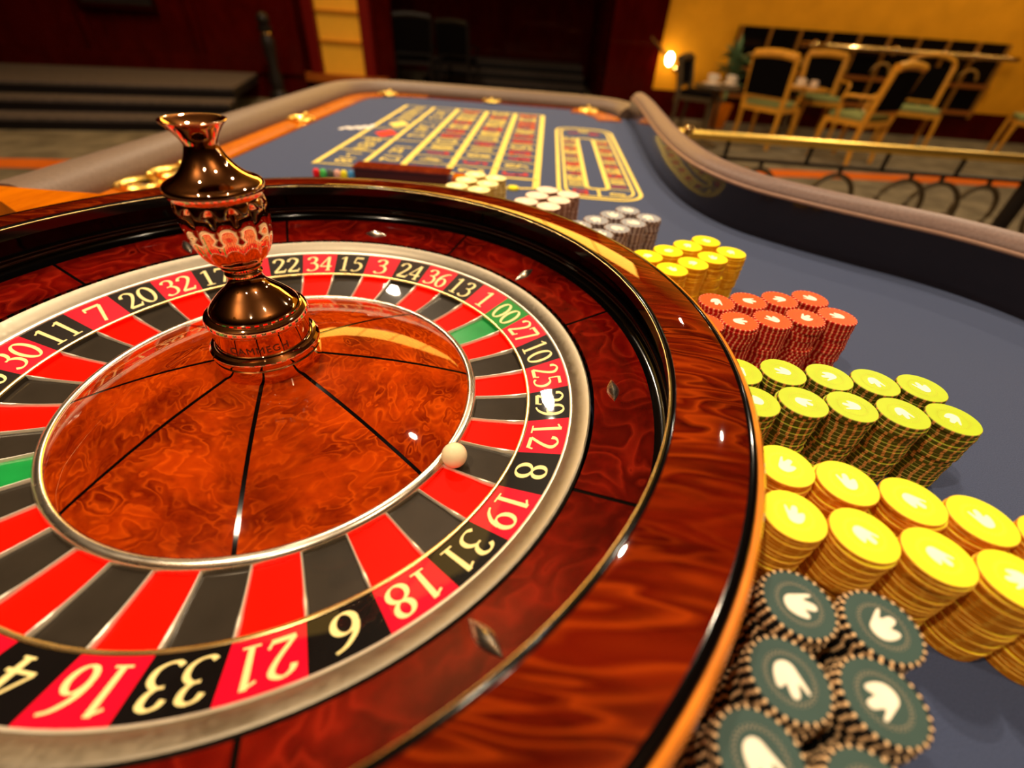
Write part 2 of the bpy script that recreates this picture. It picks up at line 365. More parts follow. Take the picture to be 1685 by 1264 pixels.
# rotor ring
wpart(MB().lathe([(.2797, -.0008), (.2798, .0006), (.2806, .0010), (.2815, .0026), (.2860, .0065), (.2910, .0096), (.2938, .0107), (.2952, .0102), (.2957, .0085), (.2957, -.004), (.2781, -.004)], NS, closed=True), 'rotor_ring', M['ring_silver'], angle=35, label='broad brushed metal ring outside the numbers')
wpart(MB().lathe([(.2777, -.0012), (.2778, .0004), (.2784, .0010), (.2797, .0014), (.2799, -.001)], NS, closed=True), 'ring_trim', M['fret'], label='fine pale trim round the outer edge of the numbers')
wpart(MB().lathe([(.04, -.034), (.2957, -.034), (.2957, -.004), (.2395, -.0155), (.2395, -.030), (.187, -.030), (.04, -.030)], NS, closed=True), 'rotor_body', M['black'], smooth=False)
wpart(MB().lathe([(.2380, -.0155), (.2381, -.0122), (.2390, -.0116), (.2404, -.0114), (.2412, -.0119), (.2412, -.016)], NS, closed=True), 'pocket_ring', M['gold_line'], label='fine pale metal ring between numbers and pockets')
tiles = {}
for c_ in ('red', 'black', 'green'):
    tiles[c_] = (MB().sector([(.2412, -.0125), (.2781, -.0006), (.2781, -.0030), (.2412, -.0150)], -STEP/2, STEP/2, 6).mesh('number_tile', M['t_'+c_], True),
                 MB().sector([(.1880, -.0222), (.2378, -.0172), (.2378, -.0225), (.1880, -.0265)], -STEP/2, STEP/2, 5).add([], []).mesh('pocket_floor', M['p_'+c_], True),
                 MB().sector([(.2372, -.0180), (.2379, -.0135), (.2395, -.0135), (.2395, -.0180)], -STEP/2, STEP/2, 5).mesh('pocket_wall', M['p_'+c_], True))
def tile_numeral(txt):
    h = .0262; rc = .2596; mb = MB()
    for q in text_quads(txt, h, 1.12 if len(txt) == 2 else 1.25, .60, .006):
        # tangential subdivision is unnecessary: quads are tiny
        v = []
        for u, vv in q:
            r_ = rc+vv; z = -.0125+(r_-.2412)*(.0119/.0369)+.00018; a = -u/rc
            v.append((r_*math.cos(a), r_*math.sin(a), z))
        mb.add(v, [(0, 1, 2, 3)])
    return mb.build('numeral', M['numeral'])
for k, s in enumerate(ORDER):
    a = TH0-k*STEP; c_ = colour_of(s)
    o = link('number_tile', tiles[c_][0], wheel); o.rotation_euler.z = a; o.location.z = WZ; o['label'] = '%s tile numbered %s' % (c_, s)
    nu = tile_numeral(s); nu.parent = o
    o = link('pocket_floor', tiles[c_][1], wheel); o.rotation_euler.z = a; o.location.z = WZ; o['label'] = c_+' pocket'
    w_ = link('pocket_wall', tiles[c_][2], o)
# pocket separators
def fret():
    n = 12; v = []; f = []
    for i in range(n+1):
        t = i/n; r_ = .1878+t*(.2383-.1878)
        top = -.0187+t*(.0062)-.0012*math.sin(PI*t)
        th = .00072+.0004*math.exp(-((t-.78)/.10)**2)+.0002*t
        v += [(r_, -th, -.026+.006*t), (r_, -th, top-.0005), (r_, 0, top+.0002), (r_, th, top-.0005), (r_, th, -.026+.006*t)]
    for i in range(n):
        for j in range(4): f.append((i*5+j, (i+1)*5+j, (i+1)*5+j+1, i*5+j+1))
    f += [(0, 1, 2, 3, 4), tuple(n*5+j for j in (4, 3, 2, 1, 0))]
    return MB().add(v, f).mesh('pocket_divider', M['fret'], True, 60)
fm_ = fret()
for k in range(38):
    o = link('pocket_divider', fm_, wheel); o.rotation_euler.z = TH0-(k+.5)*STEP; o.location.z = WZ
wpart(MB().lathe([(.1790, -.0180), (.1800, -.0158), (.1818, -.0150), (.1850, -.0158), (.1872, -.0178), (.1882, -.0200), (.1884, -.0265), (.179, -.0265)], NS, closed=True), 'cone_ring', M['silver'], angle=60, label='bright metal ring round the wooden cone')
# cone: eight veneer wedges
cp = [(.030, .010), (.030, .0250)]+[(r_, .034-.28*r_+.0035*math.sin(PI*min(1, max(0, (r_-.044)/.136)))) for r_ in (.05, .07, .09, .11, .13, .15, .165, .175)]+[(.1792, -.0165), (.1792, -.024), (.030, -.015)]
cm = MB().sector(cp, R(-22.5), R(22.5), 20, gap=.0017).mesh('cone_panel', M['cone'], True, 30)
for k in range(8):
    o = link('cone_panel', cm, wheel); o.rotation_euler.z = R(-7.5+45*k); o.location.z = WZ
wpart(MB().lathe([(r_, z-.0003) for r_, z in cp[1:-2]]+[(.178, -.020), (.03, -.0)], 96, closed=True), 'cone_core', M['black'])
# turret
TS = {'urn_lid': .94, 'flared_finial': .945, 'base_flange': .965}
def tw(prof, name, parent, mat=None, n=96, angle=30, label=None):
    prof = [(a*TS.get(name, 1), b_) for a, b_ in prof]
    o = MB().lathe(prof, n).build(name, mat or M['rosebrass'], parent, True, angle)
    if parent is wheel: o.location.z = WZ
    if label: o['label'] = label
    return o
tur = tw([(.0437, .012), (.0437, .0345), (.0425, .0355), (.0425, .0365), (.0400, .0455), (.0392, .0470), (.0385, .0475), (.0383, .0630), (.0390, .0645), (.0385, .066)], 'turret', wheel, label='polished brass turret at the wheel centre')
def bend_text(txt, h, rad, az, z):
    cu = bpy.data.curves.new('lettering', 'FONT'); cu.body = txt; cu.size = h; cu.align_x = 'CENTER'; cu.align_y = 'CENTER'; cu.space_character = 1.15
    to = bpy.data.objects.new('lettering_tmp', cu); C.objects.link(to)
    bpy.context.view_layer.update()
    me = bpy.data.meshes.new_from_object(to.evaluated_get(bpy.context.evaluated_depsgraph_get()))
    bpy.data.objects.remove(to); bpy.data.curves.remove(cu)
    for v in me.vertices:
        x, y = v.co.x, v.co.y; a = az+x/rad
        v.co = (rad*math.cos(a), rad*math.sin(a), z+y)
    me.materials.clear(); me.materials.append(M['engrave']); return me
link('lettering', bend_text('CAMMEGH', .0088, .03865, R(-67), .0525), tur)
tw([(.0425, .0350), (.0452, .0365), (.0464, .0395), (.0460, .0425), (.0440, .0448), (.0410, .0458), (.0385, .0475)], 'base_flange', tur)
tw([(.0385, .0640), (.0402, .0655), (.0408, .0685), (.0400, .0715), (.0378, .0732), (.0362, .0736), (.0362, .0752), (.0352, .0758)], 'collar_ring', tur)
tw([(.0352, .0755), (.0345, .0775), (.0318, .0805), (.0275, .0850), (.0225, .0895), (.0178, .0935), (.0145, .0975), (.0130, .1010), (.0126, .1040)], 'dome', tur)
tw([(.0124, .1040), (.0138, .1048), (.0142, .1060), (.0132, .1072), (.0125, .1085), (.0135, .1100), (.0150, .1108), (.0155, .1122), (.0145, .1136), (.0148, .1145)], 'stem_rings', tur)
# fluted urn
def urn():
    n = 160; prof = [(.0145, .114), (.0190, .1165), (.0238, .1215), (.0282, .1290), (.0312, .1370), (.0328, .1450), (.0336, .1530), (.0334, .1590), (.0320, .1640), (.0300, .1668)]
    pr_ = catmull(prof, 5); v = []; f = []; k = len(pr_)
    for i in range(n):
        a = 2*PI*i/n; lob = abs(math.cos(a*6))
        for r_, z in pr_:
            t = min(1, max(0, (z-.116)/.03)); e = 1 if z < .158 else max(0, 1-(z-.158)/.005*1.0)
            r_ *= 1-.085*min(1, max(0, (z-.12)/.02)); amp = .0042*t*e+.0030*min(1, max(0, (z-.148)/.01))*(1-lob)
            v.append(((r_-amp*(1-lob**.7))*math.cos(a), (r_-amp*(1-lob**.7))*math.sin(a), z))
    for i in range(n):
        j = (i+1) % n
        for q in range(k-1): f.append((i*k+q, j*k+q, j*k+q+1, i*k+q+1))
    return MB().add(v, f).build('fluted_urn', M['rosebrass'], tur, True, 50)
urn()
tw(catmull([(.0295, .1645), (.0325, .1660), (.0343, .1685), (.0348, .1710), (.0342, .1735), (.0318, .1752), (.0280, .1768), (.0235, .1795), (.0190, .1838), (.0152, .1890), (.0128, .1935), (.0114, .1975), (.0112, .2000)], 3), 'urn_lid', tur, n=128)
tw(catmull([(.0112, .1990), (.0128, .2025), (.0158, .2068), (.0190, .2105), (.0212, .2125), (.0214, .2133), (.0206, .2136), (.0185, .2128), (.0150, .2105), (.0105, .2085), (.0050, .2078), (.0001, .2078)], 3), 'flared_finial', tur, angle=70)

# ball
ball = tag(MB().sphere((0, 0, 0), .0109, 32).build('roulette_ball', M['ball'], None, True, 180), 'small ivory ball lying in the black pocket of number 8', 'ball')
ball.location = (.1945*math.cos(R(-21.9)), .1945*math.sin(R(-21.9)), -.0215+.0113)

# ------------------------------------------------------------------ TABLE
FZ = -.03
def rail_curve():  # inner foot of the high board on the right
    return catmull([(.50, 1.93), (.555, 1.84), (.565, 1.64), (.553, 1.35), (.543, 1.10), (.545, .90), (.566, .735), (.621, .608), (.705, .530), (.792, .468), (.868, .418), (.926, .360), (.965, .300), (1.00, .21), (1.02, .08), (1.02, -.10), (1.0, -.30), (.95, -.55)], 5)
RC = rail_curve()
left_in = [(-.505, -.55), (-.505, 1.86), (-.44, 1.93), (-.30, 1.965)]
felt_poly = [(x, y) for x, y in RC[::-1]]+[(.38, 1.955), (-.30, 1.965), (-.43, 1.93), (-.505, 1.84), (-.505, -.55)]
table = empty('gaming_table', (0.2, .7, FLOOR), 'long gaming table with slate blue felt and yellow betting grid under the wheel', 'table')
def tpart(mb, name, mat, smooth=False, angle=None, label=None, kind=None):
    o = mb.build(name, mat, table, smooth, angle); o.location = (-.2, -.7, -FLOOR)
    if label: o['label'] = label
    if kind: o['kind'] = kind
    return o
tpart(MB().prism(felt_poly, FZ-.012, FZ), 'felt', M['felt'], label='slate blue felt playing surface')
tpart(MB().prism([(x*.97+.005, y*.98) for x, y in felt_poly], FZ-.20, FZ-.0125), 'table_frame', M['table_body'])
for x, y in ((.15, .15), (.0, 1.55)):
    tpart(MB().lathe([(.26, FLOOR), (.26, FLOOR+.05), (.2, FLOOR+.08), (.11, FLOOR+.16), (.09, FLOOR+.3), (.12, FLOOR+.5), (.2, FZ-.2)], 32, (x, y, 0), cap=True), 'pedestal', M['table_body'], True, 60)
# wood strip (left and far end) with rounded corner
def strip(path, w_in, w_out, z0, z1, mb=None):
    mb = mb or MB(); L = []
    for i, q in enumerate(path):
        a, c = path[max(i-1, 0)], path[min(i+1, len(path)-1)]; d = Vector((c[0]-a[0], c[1]-a[1])).normalized(); nrm = Vector((-d.y, d.x))
        L.append((Vector(q[:2])+nrm*w_in, Vector(q[:2])+nrm*w_out))
    v = []
    for a, c in L: v += [(a.x, a.y, z0), (a.x, a.y, z1), (c.x, c.y, z1), (c.x, c.y, z0)]
    f = [(i*4+j, (i+1)*4+j, (i+1)*4+(j+1) % 4, i*4+(j+1) % 4) for i in range(len(L)-1) for j in range(4)]
    f += [(0, 1, 2, 3), tuple((len(L)-1)*4+j for j in (3, 2, 1, 0))]
    return mb.add(v, f)
lp = [(-.505, .36), (-.505, .9), (-.505, 1.3), (-.505, 1.70)]+catmull([(-.505, 1.80), (-.49, 1.87), (-.44, 1.93), (-.36, 1.958), (-.28, 1.965)], 4)
tpart(strip(lp, .085, 0, FZ-.02, FZ+.004), 'wood_strip', M['orange_wood'], label='orange varnished wood strip beside the left rail')
tpart(strip([(-.28, 1.965), (.40, 1.955)], .05, 0, FZ-.02, FZ+.003), 'wood_strip', M['red_wood'], label='red brown wood strip at the far end')
tpart(strip([(.36, 1.95), (.44, 1.93), (.50, 1.84), (.52, 1.74)], .02, -.075, FZ-.02, FZ+.005), 'corner_block', M['orange_wood'], label='orange wood block in the far right corner')
# low padded rail left and far
pl_ = [(-.645, .40), (-.645, .9), (-.645, 1.3), (-.645, 1.72)]+catmull([(-.645, 1.80), (-.625, 1.93), (-.54, 2.03), (-.40, 2.065), (-.25, 2.07)], 4)+[(0, 2.068), (.25, 2.06)]+catmull([(.38, 2.055), (.50, 2.02), (.575, 1.93), (.595, 1.82)], 4)
tpart(MB().tube([(x, y, FZ+.008) for x, y in pl_], .062, 14, flat=.62), 'padded_rail', M['vinyl_far'], True, 60, label='low taupe padded armrest along the left and far side')
tpart(strip(pl_, .05, -.05, FZ-.14, FZ-.002), 'rail_board', M['table_body'])
# high board on the right with pad
def offs(path, d):
    o = []
    for i, q in enumerate(path):
        a, c = path[max(i-1, 0)], path[min(i+1, len(path)-1)]; t = Vector((c[0]-a[0], c[1]-a[1])).normalized(); o.append((q[0]-t.y*d, q[1]+t.x*d))
    return o
RR = RC[7:]
tpart(strip(RR, 0, .022, FZ-.16, .046), 'inner_board', M['board'], True, 40, label='dark polished board standing along the right edge')
o1 = offs(RR, .003)
tpart(MB().tube([(x, y, .048) for x, y in o1], .0042, 8), 'piping', M['piping'], True, 80)
o2 = offs(RR, .031)
tpart(MB().tube([(x, y, .046) for x, y in o2], .030, 16, flat=.8), 'padded_rail', M['vinyl'], True, 60, label='raised rose taupe padded rail along the right edge')
tpart(strip(RR, .022, .05, FZ-.16, .04), 'outer_board', M['table_body'])
# wheel end shelf on the left
tpart(MB().prism([(-1.0, .345), (-1.0, .285), (-.53, .290), (-.47, .253), (-.42, .225), (-.395, .24), (-.41, .351)], -.05, .03), 'end_shelf', M['orange_wood'], label='orange wood shelf at the left of the wheel')
tpart(MB().box((-.455, .0, FZ-.035), (.1, 1.0, .04)), 'side_board', M['table_body'])

# printed layout
XS = [-.313, -.203, -.108, .008, .120, .227]; Y0, Y1 = .835, 1.745; RW = (Y1-Y0)/12
PZ = FZ+.0012
ly = MB()
def bar(x0, y0, x1, y1, w_, mb=ly):
    d = Vector((x1-x0, y1-y0)).normalized(); n_ = Vector((-d.y, d.x))*w_/2
    mb.add([(x0+n_.x, y0+n_.y, PZ), (x0-n_.x, y0-n_.y, PZ), (x1-n_.x, y1-n_.y, PZ), (x1+n_.x, y1+n_.y, PZ)], [(0, 1, 2, 3)])
for i, x in enumerate(XS): bar(x, Y0-.006 if i < 5 else Y0-.07, x, Y1+.006, .016 if i > 1 else .012)
for k in range(13): bar(XS[2], Y0+k*RW, XS[5], Y0+k*RW, .005 if k % 12 else .010)
for k in range(4): bar(XS[1], Y0+k*4*RW, XS[2], Y0+k*4*RW, .006)
for k in range(7): bar(XS[0], Y0+k*2*RW, XS[1], Y0+k*2*RW, .006)
bar(XS[4]-.05, Y0-.105, XS[5], Y0-.07, .009); bar(XS[2]+.03, Y0-.095, XS[4]-.05, Y0-.105, .009); bar(XS[2], Y0, XS[2]+.03, Y0-.095, .009); bar(XS[3]+.055, Y0, XS[3]+.06, Y0-.1, .008)
yr, rr_ = MB(), MB()
def put(mb, txt, x, y, h, wf=1.1):
    for q in text_quads(txt, h, wf, .66, .07):  # digits stand towards +x, read towards -y
        mb.add([(x+v_, y-u_, PZ) for u_, v_ in q], [(0, 1, 2, 3)])
for n_ in range(1, 37):
    row, col = (n_-1)//3, (n_-1) % 3
    put(rr_ if n_ in REDS else yr, str(n_), (XS[2+col]+XS[3+col])/2, Y0+(row+.5)*RW, .060, .74)
def word(txt, x, y, h):
    cu = bpy.data.curves.new('w', 'FONT'); cu.body = txt; cu.size = h; cu.align_x = 'CENTER'; cu.align_y = 'CENTER'
    to = bpy.data.objects.new('w', cu); C.objects.link(to); bpy.context.view_layer.update()
    me = bpy.data.meshes.new_from_object(to.evaluated_get(bpy.context.evaluated_depsgraph_get())); bpy.data.objects.remove(to); bpy.data.curves.remove(cu)
    yr.add([(x+v.co.y, y-v.co.x, PZ) for v in me.vertices], [tuple(p.vertices) for p in me.polygons]); bpy.data.meshes.remove(me)
for k, t_ in enumerate(('1st 12', '2nd 12', '3rd 12')): word(t_, (XS[1]+XS[2])/2, Y0+(k*4+2)*RW, .07)
for k, t_ in ((0, '1-18'), (1, 'EVEN'), (4, 'ODD'), (5, '19-36')): word(t_, (XS[0]+XS[1])/2, Y0+(2*k+1)*RW, .06)
for k, mb in ((2, rr_), (3, yr)):
    x, y = (XS[0]+XS[1])/2+.012, Y0+(2*k+1)*RW
    mb.add([(x-.036, y, PZ+.0003), (x, y+.055, PZ+.0003), (x+.036, y, PZ+.0003), (x, y-.055, PZ+.0003)], [(0, 1, 2, 3)])
# racetrack
def rrect(x0, y0, x1, y1, r_, n=6):
    o = []
    for cx, cy, a0 in ((x1-r_, y1-r_, 0), (x0+r_, y1-r_, 90), (x0+r_, y0+r_, 180), (x1-r_, y0+r_, 270)):
        for k in range(n+1): a = R(a0+90*k/n); o.append((cx+r_*math.cos(a), cy+r_*math.sin(a)))
    return o
def loop(p, w_):
    for a, c in zip(p, p[1:]+p[:1]):
        if abs(a[0]-c[0])+abs(a[1]-c[1]) > 1e-6: bar(a[0], a[1], c[0], c[1], w_)
loop(rrect(.280, .725, .470, 1.535, .06), .009); loop(rrect(.296, .741, .454, 1.519, .052), .006); loop(rrect(.346, .800, .398, 1.365, .018), .011)
TR = ['0', '28', '9', '26', '30', '11', '7', '20', '32', '17', '5', '22', '34', '15', '3', '24', '36', '13', '1', '10', '25', '29', '12', '8', '19', '31', '18', '6', '21', '33', '16', '4', '23', '35', '14', '2']
for side in (0, 1):
    xc = .321 if side == 0 else .426
    for k in range(12):
        y = .80+.047*k+.02; s = TR[(k if side == 0 else 18+k)]
        put(rr_ if int(s) in REDS else yr, s, xc, y+.012, .034, .95); bar(.297 if side == 0 else .4, y-.012, .345 if side == 0 else .453, y-.012, .004)
bar(.372, .742, .372, .797, .006)
for s, x, y in (('23', .33, .768), ('8', .415, .768), ('5', .34, 1.45), ('16', .41, 1.45), ('24', .375, 1.48)): put(rr_ if s in ('23', '5', '16') else yr, s, x, y, .034, .95)
tpart(ly, 'layout_lines', M['print_y'], label='printed yellow grid lines'); tpart(yr, 'layout_numerals', M['print_y'], label='printed yellow numbers'); tpart(rr_, 'layout_numerals', M['print_r'], label='printed red numbers')
# cream scroll print near the left strip
sw = MB()
for q in catmull([(-.42, 1.20, 0), (-.40, 1.25, 0), (-.375, 1.22, 0), (-.36, 1.28, 0), (-.335, 1.24, 0), (-.33, 1.31, 0), (-.30, 1.27, 0), (-.30, 1.36, 0)], 6)[::1]:
    sw.prism([(-.355+.62*(q[0]+.36)+.008*math.cos(a*PI/3), 1.262+.55*(q[1]-1.26)+.011*math.sin(a*PI/3)) for a in range(6)], PZ-.0004, PZ+.0001+.00002*len(sw.f)/8)
tpart(sw, 'cream_scroll_print', M['print_w'], label='cream printed scroll on the felt')

# brass fittings set in the wood strip
for x, y, lab in ((-.552, .565, 'brass cup holder in the wood strip nearest the wheel'), (-.545, .655, 'brass cup holder in the wood strip, second from the wheel'),
                  (-.545, 1.30, 'brass cup holder halfway along the left wood strip'), (-.45, 1.955, 'brass cup holder in the far left corner of the strip'),
                  (0.0, 1.99, 'brass cup holder at the middle of the far end'), (.42, 1.935, 'brass cup holder beside the far right corner block')):
    t = empty('cup_holder', (x, y, FZ+.004), lab, 'cup holder', 'brass cup holders round the table')
    MB().lathe([(.024, 0), (.040, 0), (.041, .004), (.037, .008), (.030, .007), (.024, .003)], 32, closed=True).build('rim', M['satin_brass'], t, True)
    MB().lathe([(.0001, .001), (.020, .0015), (.026, .004), (.026, .0), (.0001, 0)], 32, closed=True).build('dish', M['brass'], t, True)
    for s in (-1, 1): MB().sphere((0, .036*s, .010), .0075, 12).build('knob', M['satin_brass'], t, True, 180)

# marker stand with coloured buttons
t = empty('marker_box', (-.07, .757, FZ), 'long dark brown wooden box behind the wheel rim', 'box')
MB().box((-.005, 0, .011), (.21, .045, .022)).build('body', M['table_body'], t); MB().box((-.005, 0, .024), (.216, .05, .004)).build('lid', M['red_wood'], t)
tag(MB().box((.075, .765, FZ+.008), (.075, .04, .016)).build('wood_block', M['orange_wood']), 'short orange wood block beside the dark box', 'block')
for i, (nm, c_) in enumerate((('red', (.8, .01, .02)), ('green', (.08, .55, .1)), ('dark grey', (.08, .09, .07)), ('pink', (.8, .42, .32)), ('yellow', (.95, .8, .02)), ('blue', (.06, .3, .62)))):
    x = (-.264, -.249, -.233, -.218, -.203, -.187)[i]
    o = tag(MB().lathe([(.0001, 0), (.0070, 0), (.0076, .004), (.0070, .012), (.0045, .016), (.0001, .017)], 20).build('marker_button', flat('marker_'+nm.replace(' ', '_'), c_, .35), None, True, 60),
            '%s marker button in the row behind the wheel' % nm, 'marker', 'coloured marker buttons'); o.location = (x, .728+.001*i, FZ)
o = tag(MB().lathe([(.0001, 0), (.012, 0), (.013, .003), (.012, .006), (.0001, .006)], 24).build('marker_button', flat('marker_disc_yellow', (.95, .8, .02), .35), None, True), 'flat yellow marker disc beside the pale yellow chips', 'marker'); o.location = (.176, .748, FZ)

# ------------------------------------------------------------------ CHIPS
CR, CH = .0198, .0035
def chip_mesh(name, mats, nseg, pattern, top):
    """mats: 0 edge, 1 spots, 2 face"""
    h = CH-.00012; prof = [(CR-.0005, 0), (CR, .0005), (CR, h-.0005), (CR-.0005, h)]
    v = []; f = []; fm = []
    for i in range(nseg):
        a = 2*PI*i/nseg
        for r_, z in prof: v.append((r_*math.cos(a), r_*math.sin(a), z))
    rin = .0180
    for i in range(nseg): a = 2*PI*i/nseg; v.append((rin*math.cos(a), rin*math.sin(a), h))
    for i in range(nseg):
        j = (i+1) % nseg; mi = 1 if pattern(i) else 0
        for q in range(3): f.append((i*4+q, j*4+q, j*4+q+1, i*4+q+1)); fm.append(mi if q == 1 else (mi or (3 if q == 2 and len(mats) > 3 else 0)))
        f.append((i*4+3, j*4+3, nseg*4+j, nseg*4+i)); fm.append(mi if top else 2)
    f.append(tuple(nseg*4+i for i in range(nseg))); fm.append(2)
    f.append(tuple(i*4 for i in range(nseg-1, -1, -1))); fm.append(0)
    return mesh(name, v, f, mats, fm)
EMB = catmull([(-.92, .72), (-.78, .84), (-.50, .38), (-.36, .40), (-.24, 1.0), (.06, 1.16), (.26, .95), (.32, .36), (.48, .42), (.74, .58), (.95, .42), (.90, -.25), (.62, -.78), (.10, -.98), (-.38, -.78), (-.66, -.10)], 4, True)
def emblem_mesh(s, mat):
    c_ = [(x*s, y*s) for x, y in EMB]; n = len(c_)
    v = [(x, y, .00022) for x, y in c_]+[(x, y, -.0001) for x, y in c_]
    return mesh('emblem', v, [tuple(range(n))]+[(i, n+i, n+(i+1) % n, (i+1) % n) for i in range(n)], mat)
def lace_mesh(mat, r0=.0108, n=34):
    mb = MB()
    for k in range(n):
        a = 2*PI*k/n
        for rr2, s in ((r0, .00052), (r0+.0012, .00042)):
            aa = a+(PI/n if rr2 > r0 else 0); x, y = rr2*math.cos(aa), rr2*math.sin(aa)
            mb.add([(x+s*math.cos(q*PI/3), y+s*math.sin(q*PI/3), .00012) for q in range(6)], [tuple(range(6))])
    return mb.mesh('lace_ring', mat)
def cm_(n, c_, **k): return flat(n, c_, k.pop('rough', .45), var=.04, spec=.12, **k)
emb_m = cm_('cream_emblem', (.98, .88, .70))
KIND = {
 'dark_teal': dict(e=(.006, .005, .005), s=(.85, .55, .28), f=(.050, .088, .078), n=78, p=lambda i: i % 3 == 0, lace=(.32, .25, .17), txt='dark teal', emb=.0078),
 'amber': dict(e=(.74, .25, .008), s=(.85, .38, .03), f=(.98, .92, .030), n=48, p=lambda i: i % 4 == 0, lace=(1, .93, .10), txt='bright yellow', emb=.0066, l=(.88, .48, .06)),
 'lime': dict(e=(.085, .095, .008), s=(.62, .30, .07), f=(.50, .64, .025), n=54, p=lambda i: i % 3 == 0, lace=(.62, .66, .06), txt='lime yellow', emb=.0066, l=(.26, .25, .03)),
 'red': dict(e=(.48, .008, .004), s=(.9, .34, .16), f=(.85, .095, .012), n=72, p=lambda i: i % 3 == 0, lace=(.8, .12, .04), txt='orange red', emb=.0070),
 'yellow': dict(e=(.85, .42, .010), s=(.92, .52, .03), f=(.98, .82, .010), n=32, p=lambda i: i % 4 == 0, lace=None, txt='golden yellow', emb=.0060),
 'grey': dict(e=(.16, .10, .09), s=(.42, .34, .30), f=(.30, .32, .36), n=32, p=lambda i: i % 2 == 0, lace=None, txt='pale grey', emb=.0095),
 'rose': dict(e=(.28, .12, .07), s=(.50, .28, .20), f=(.95, .72, .55), n=24, p=lambda i: i % 3 == 0, lace=None, txt='cream pink', emb=.0075),
 'pale': dict(e=(.62, .42, .10), s=(.85, .65, .25), f=(.95, .84, .38), n=24, p=lambda i: i % 3 == 0, lace=None, txt='pale yellow', emb=.0075)}
for kn, K in KIND.items():
    me_, ms_, mf_ = cm_(kn+'_chip_edge', K['e'], rough=.6), cm_(kn+'_chip_spot', K['s'], rough=.55), cm_(kn+'_chip_face', K['f'])
    ms4 = [me_, ms_, mf_]+([cm_(kn+'_chip_rimline', K['l'])] if K.get('l') else [])
    K['top'] = chip_mesh('chip', ms4, K['n'], K['p'], 1 if kn in ('dark_teal', 'red', 'grey') else 0)
    K['mats'] = ms4
    K['embm'] = emblem_mesh(K['emb'], emb_m)
    K['lacem'] = lace_mesh(cm_(kn+'_lace', K['lace'])) if K['lace'] else None
REST = MB(); REST_M = []
def stack(kn, x, y, where, single=0, n=20, jit=.0005):
    """top chip and the `single` chips under it are objects; the hidden lower ones go into one joined mesh"""
    K = KIND[kn]; rnd = random.Random(int(round(x*1000)*977+round(y*1000)*131))
    jx, jy = 0, 0; rot = rnd.uniform(0, 6); mid = len(REST_M)
    lean = (rnd.uniform(-1, 1)*.00010, rnd.uniform(-1, 1)*.00010)
    for m_ in K['mats']:
        if m_ not in REST_M: REST_M.append(m_)
    mi = [REST_M.index(m_) for m_ in K['mats']]
    for i in range(n):
        if rnd.random() < .15: jx, jy = rnd.uniform(-1, 1)*.0011, rnd.uniform(-1, 1)*.0011
        rot += rnd.gauss(0, .035) if rnd.random() > .12 else rnd.uniform(0, .4)
        k_ = 0 if i == n-1 else 1
        dx = (jx+rnd.uniform(-jit, jit)+lean[0]*(i-n))*k_; dy = (jy+rnd.uniform(-jit, jit)+lean[1]*(i-n))*k_
        px, py, pz = x+dx, y+dy, FZ+i*CH+.0002
        if i < n-1-single:
            b = len(REST.v); ca, sa = math.cos(rot), math.sin(rot)
            REST.v += [(px+v.co.x*ca-v.co.y*sa, py+v.co.x*sa+v.co.y*ca, pz+v.co.z) for v in K['top'].vertices]
            for p_ in K['top'].polygons:
                REST.f.append(tuple(q+b for q in p_.vertices)); REST.m.append(mi[p_.material_index])
            continue
        o = link('chip', K['top']); o.location = (px, py, pz); o.rotation_euler.z = rot
        if i == n-1:
            tag(o, 'top %s chip, %s' % (K['txt'], where), 'chip', 'top chips of the %s stacks' % K['txt'])
            e = link('emblem', K['embm'], o); e.location.z = CH-.00012; e.rotation_euler.z = rnd.uniform(0, 2*PI)
            if K['lacem']: e = link('lace_ring', K['lacem'], o); e.location.z = CH-.0001
        else: tag(o, '%s chip, %s from the top, %s' % (K['txt'], ORD[n-1-i], where), 'chip', '%s chips, %s' % (K['txt'], where))
ORD = ['top', 'second', 'third', 'fourth', 'fifth', 'sixth', 'seventh', 'eighth', 'ninth', 'tenth', 'eleventh', 'twelfth', 'thirteenth', 'fourteenth']
NTH = ['first', 'second', 'third', 'fourth', 'fifth']
def row(kn, pts, desc, single=0):
    for i, (x, y) in enumerate(pts): stack(kn, x, y, '%s stack from wheel, %s' % (NTH[i], desc), single)
for (x, y), wh in (((.391, -.200), 'stack by wheel rim touching yellow ones'), ((.4315, -.208), 'open side stack touching yellow ones'),
                   ((.371, -.2375), 'middle stack by wheel rim'), ((.4125, -.243), 'middle stack on open side'),
                   ((.346, -.270), 'nearest stack by wheel rim'), ((.388, -.281), 'nearest stack on open side')):
    stack('dark_teal', x, y, wh, 5)
row('amber', [(.424, -.098), (.4625, -.109), (.501, -.120), (.539, -.131), (.577, -.143)], 'far row', 5)
row('amber', [(.4125, -.141), (.452, -.1510), (.491, -.1615), (.5295, -.173), (.568, -.184)], 'near row', 12)
row('lime', [(.427, .014), (.468, .0185), (.509, .0170), (.549, .0145), (.589, .0120)], 'far row', 2)
row('lime', [(.427, -.0275), (.4685, -.0230), (.509, -.0235), (.5495, -.0265), (.5895, -.0285)], 'near row', 12)
row('red', [(.443, .1450), (.482, .1545), (.521, .164), (.560, .1735)], 'far row', 1)
row('red', [(.417, .0965), (.456, .1055), (.4945, .115), (.534, .125), (.573, .1345)], 'near row', 7)
row('yellow', [(.384, .260), (.416, .284), (.448, .308), (.480, .332)], 'far row')
row('yellow', [(.409, .224), (.441, .248), (.473, .272), (.505, .296)], 'near row')
row('grey', [(.297, .355), (.325, .384), (.353, .413), (.381, .442)], 'far row')
row('grey', [(.326, .326), (.354, .355), (.382, .384), (.410, .413)], 'near row')
row('rose', [(.214, .447), (.231, .483), (.248, .519)], 'left row')
row('rose', [(.251, .430), (.268, .466), (.285, .502)], 'right row')
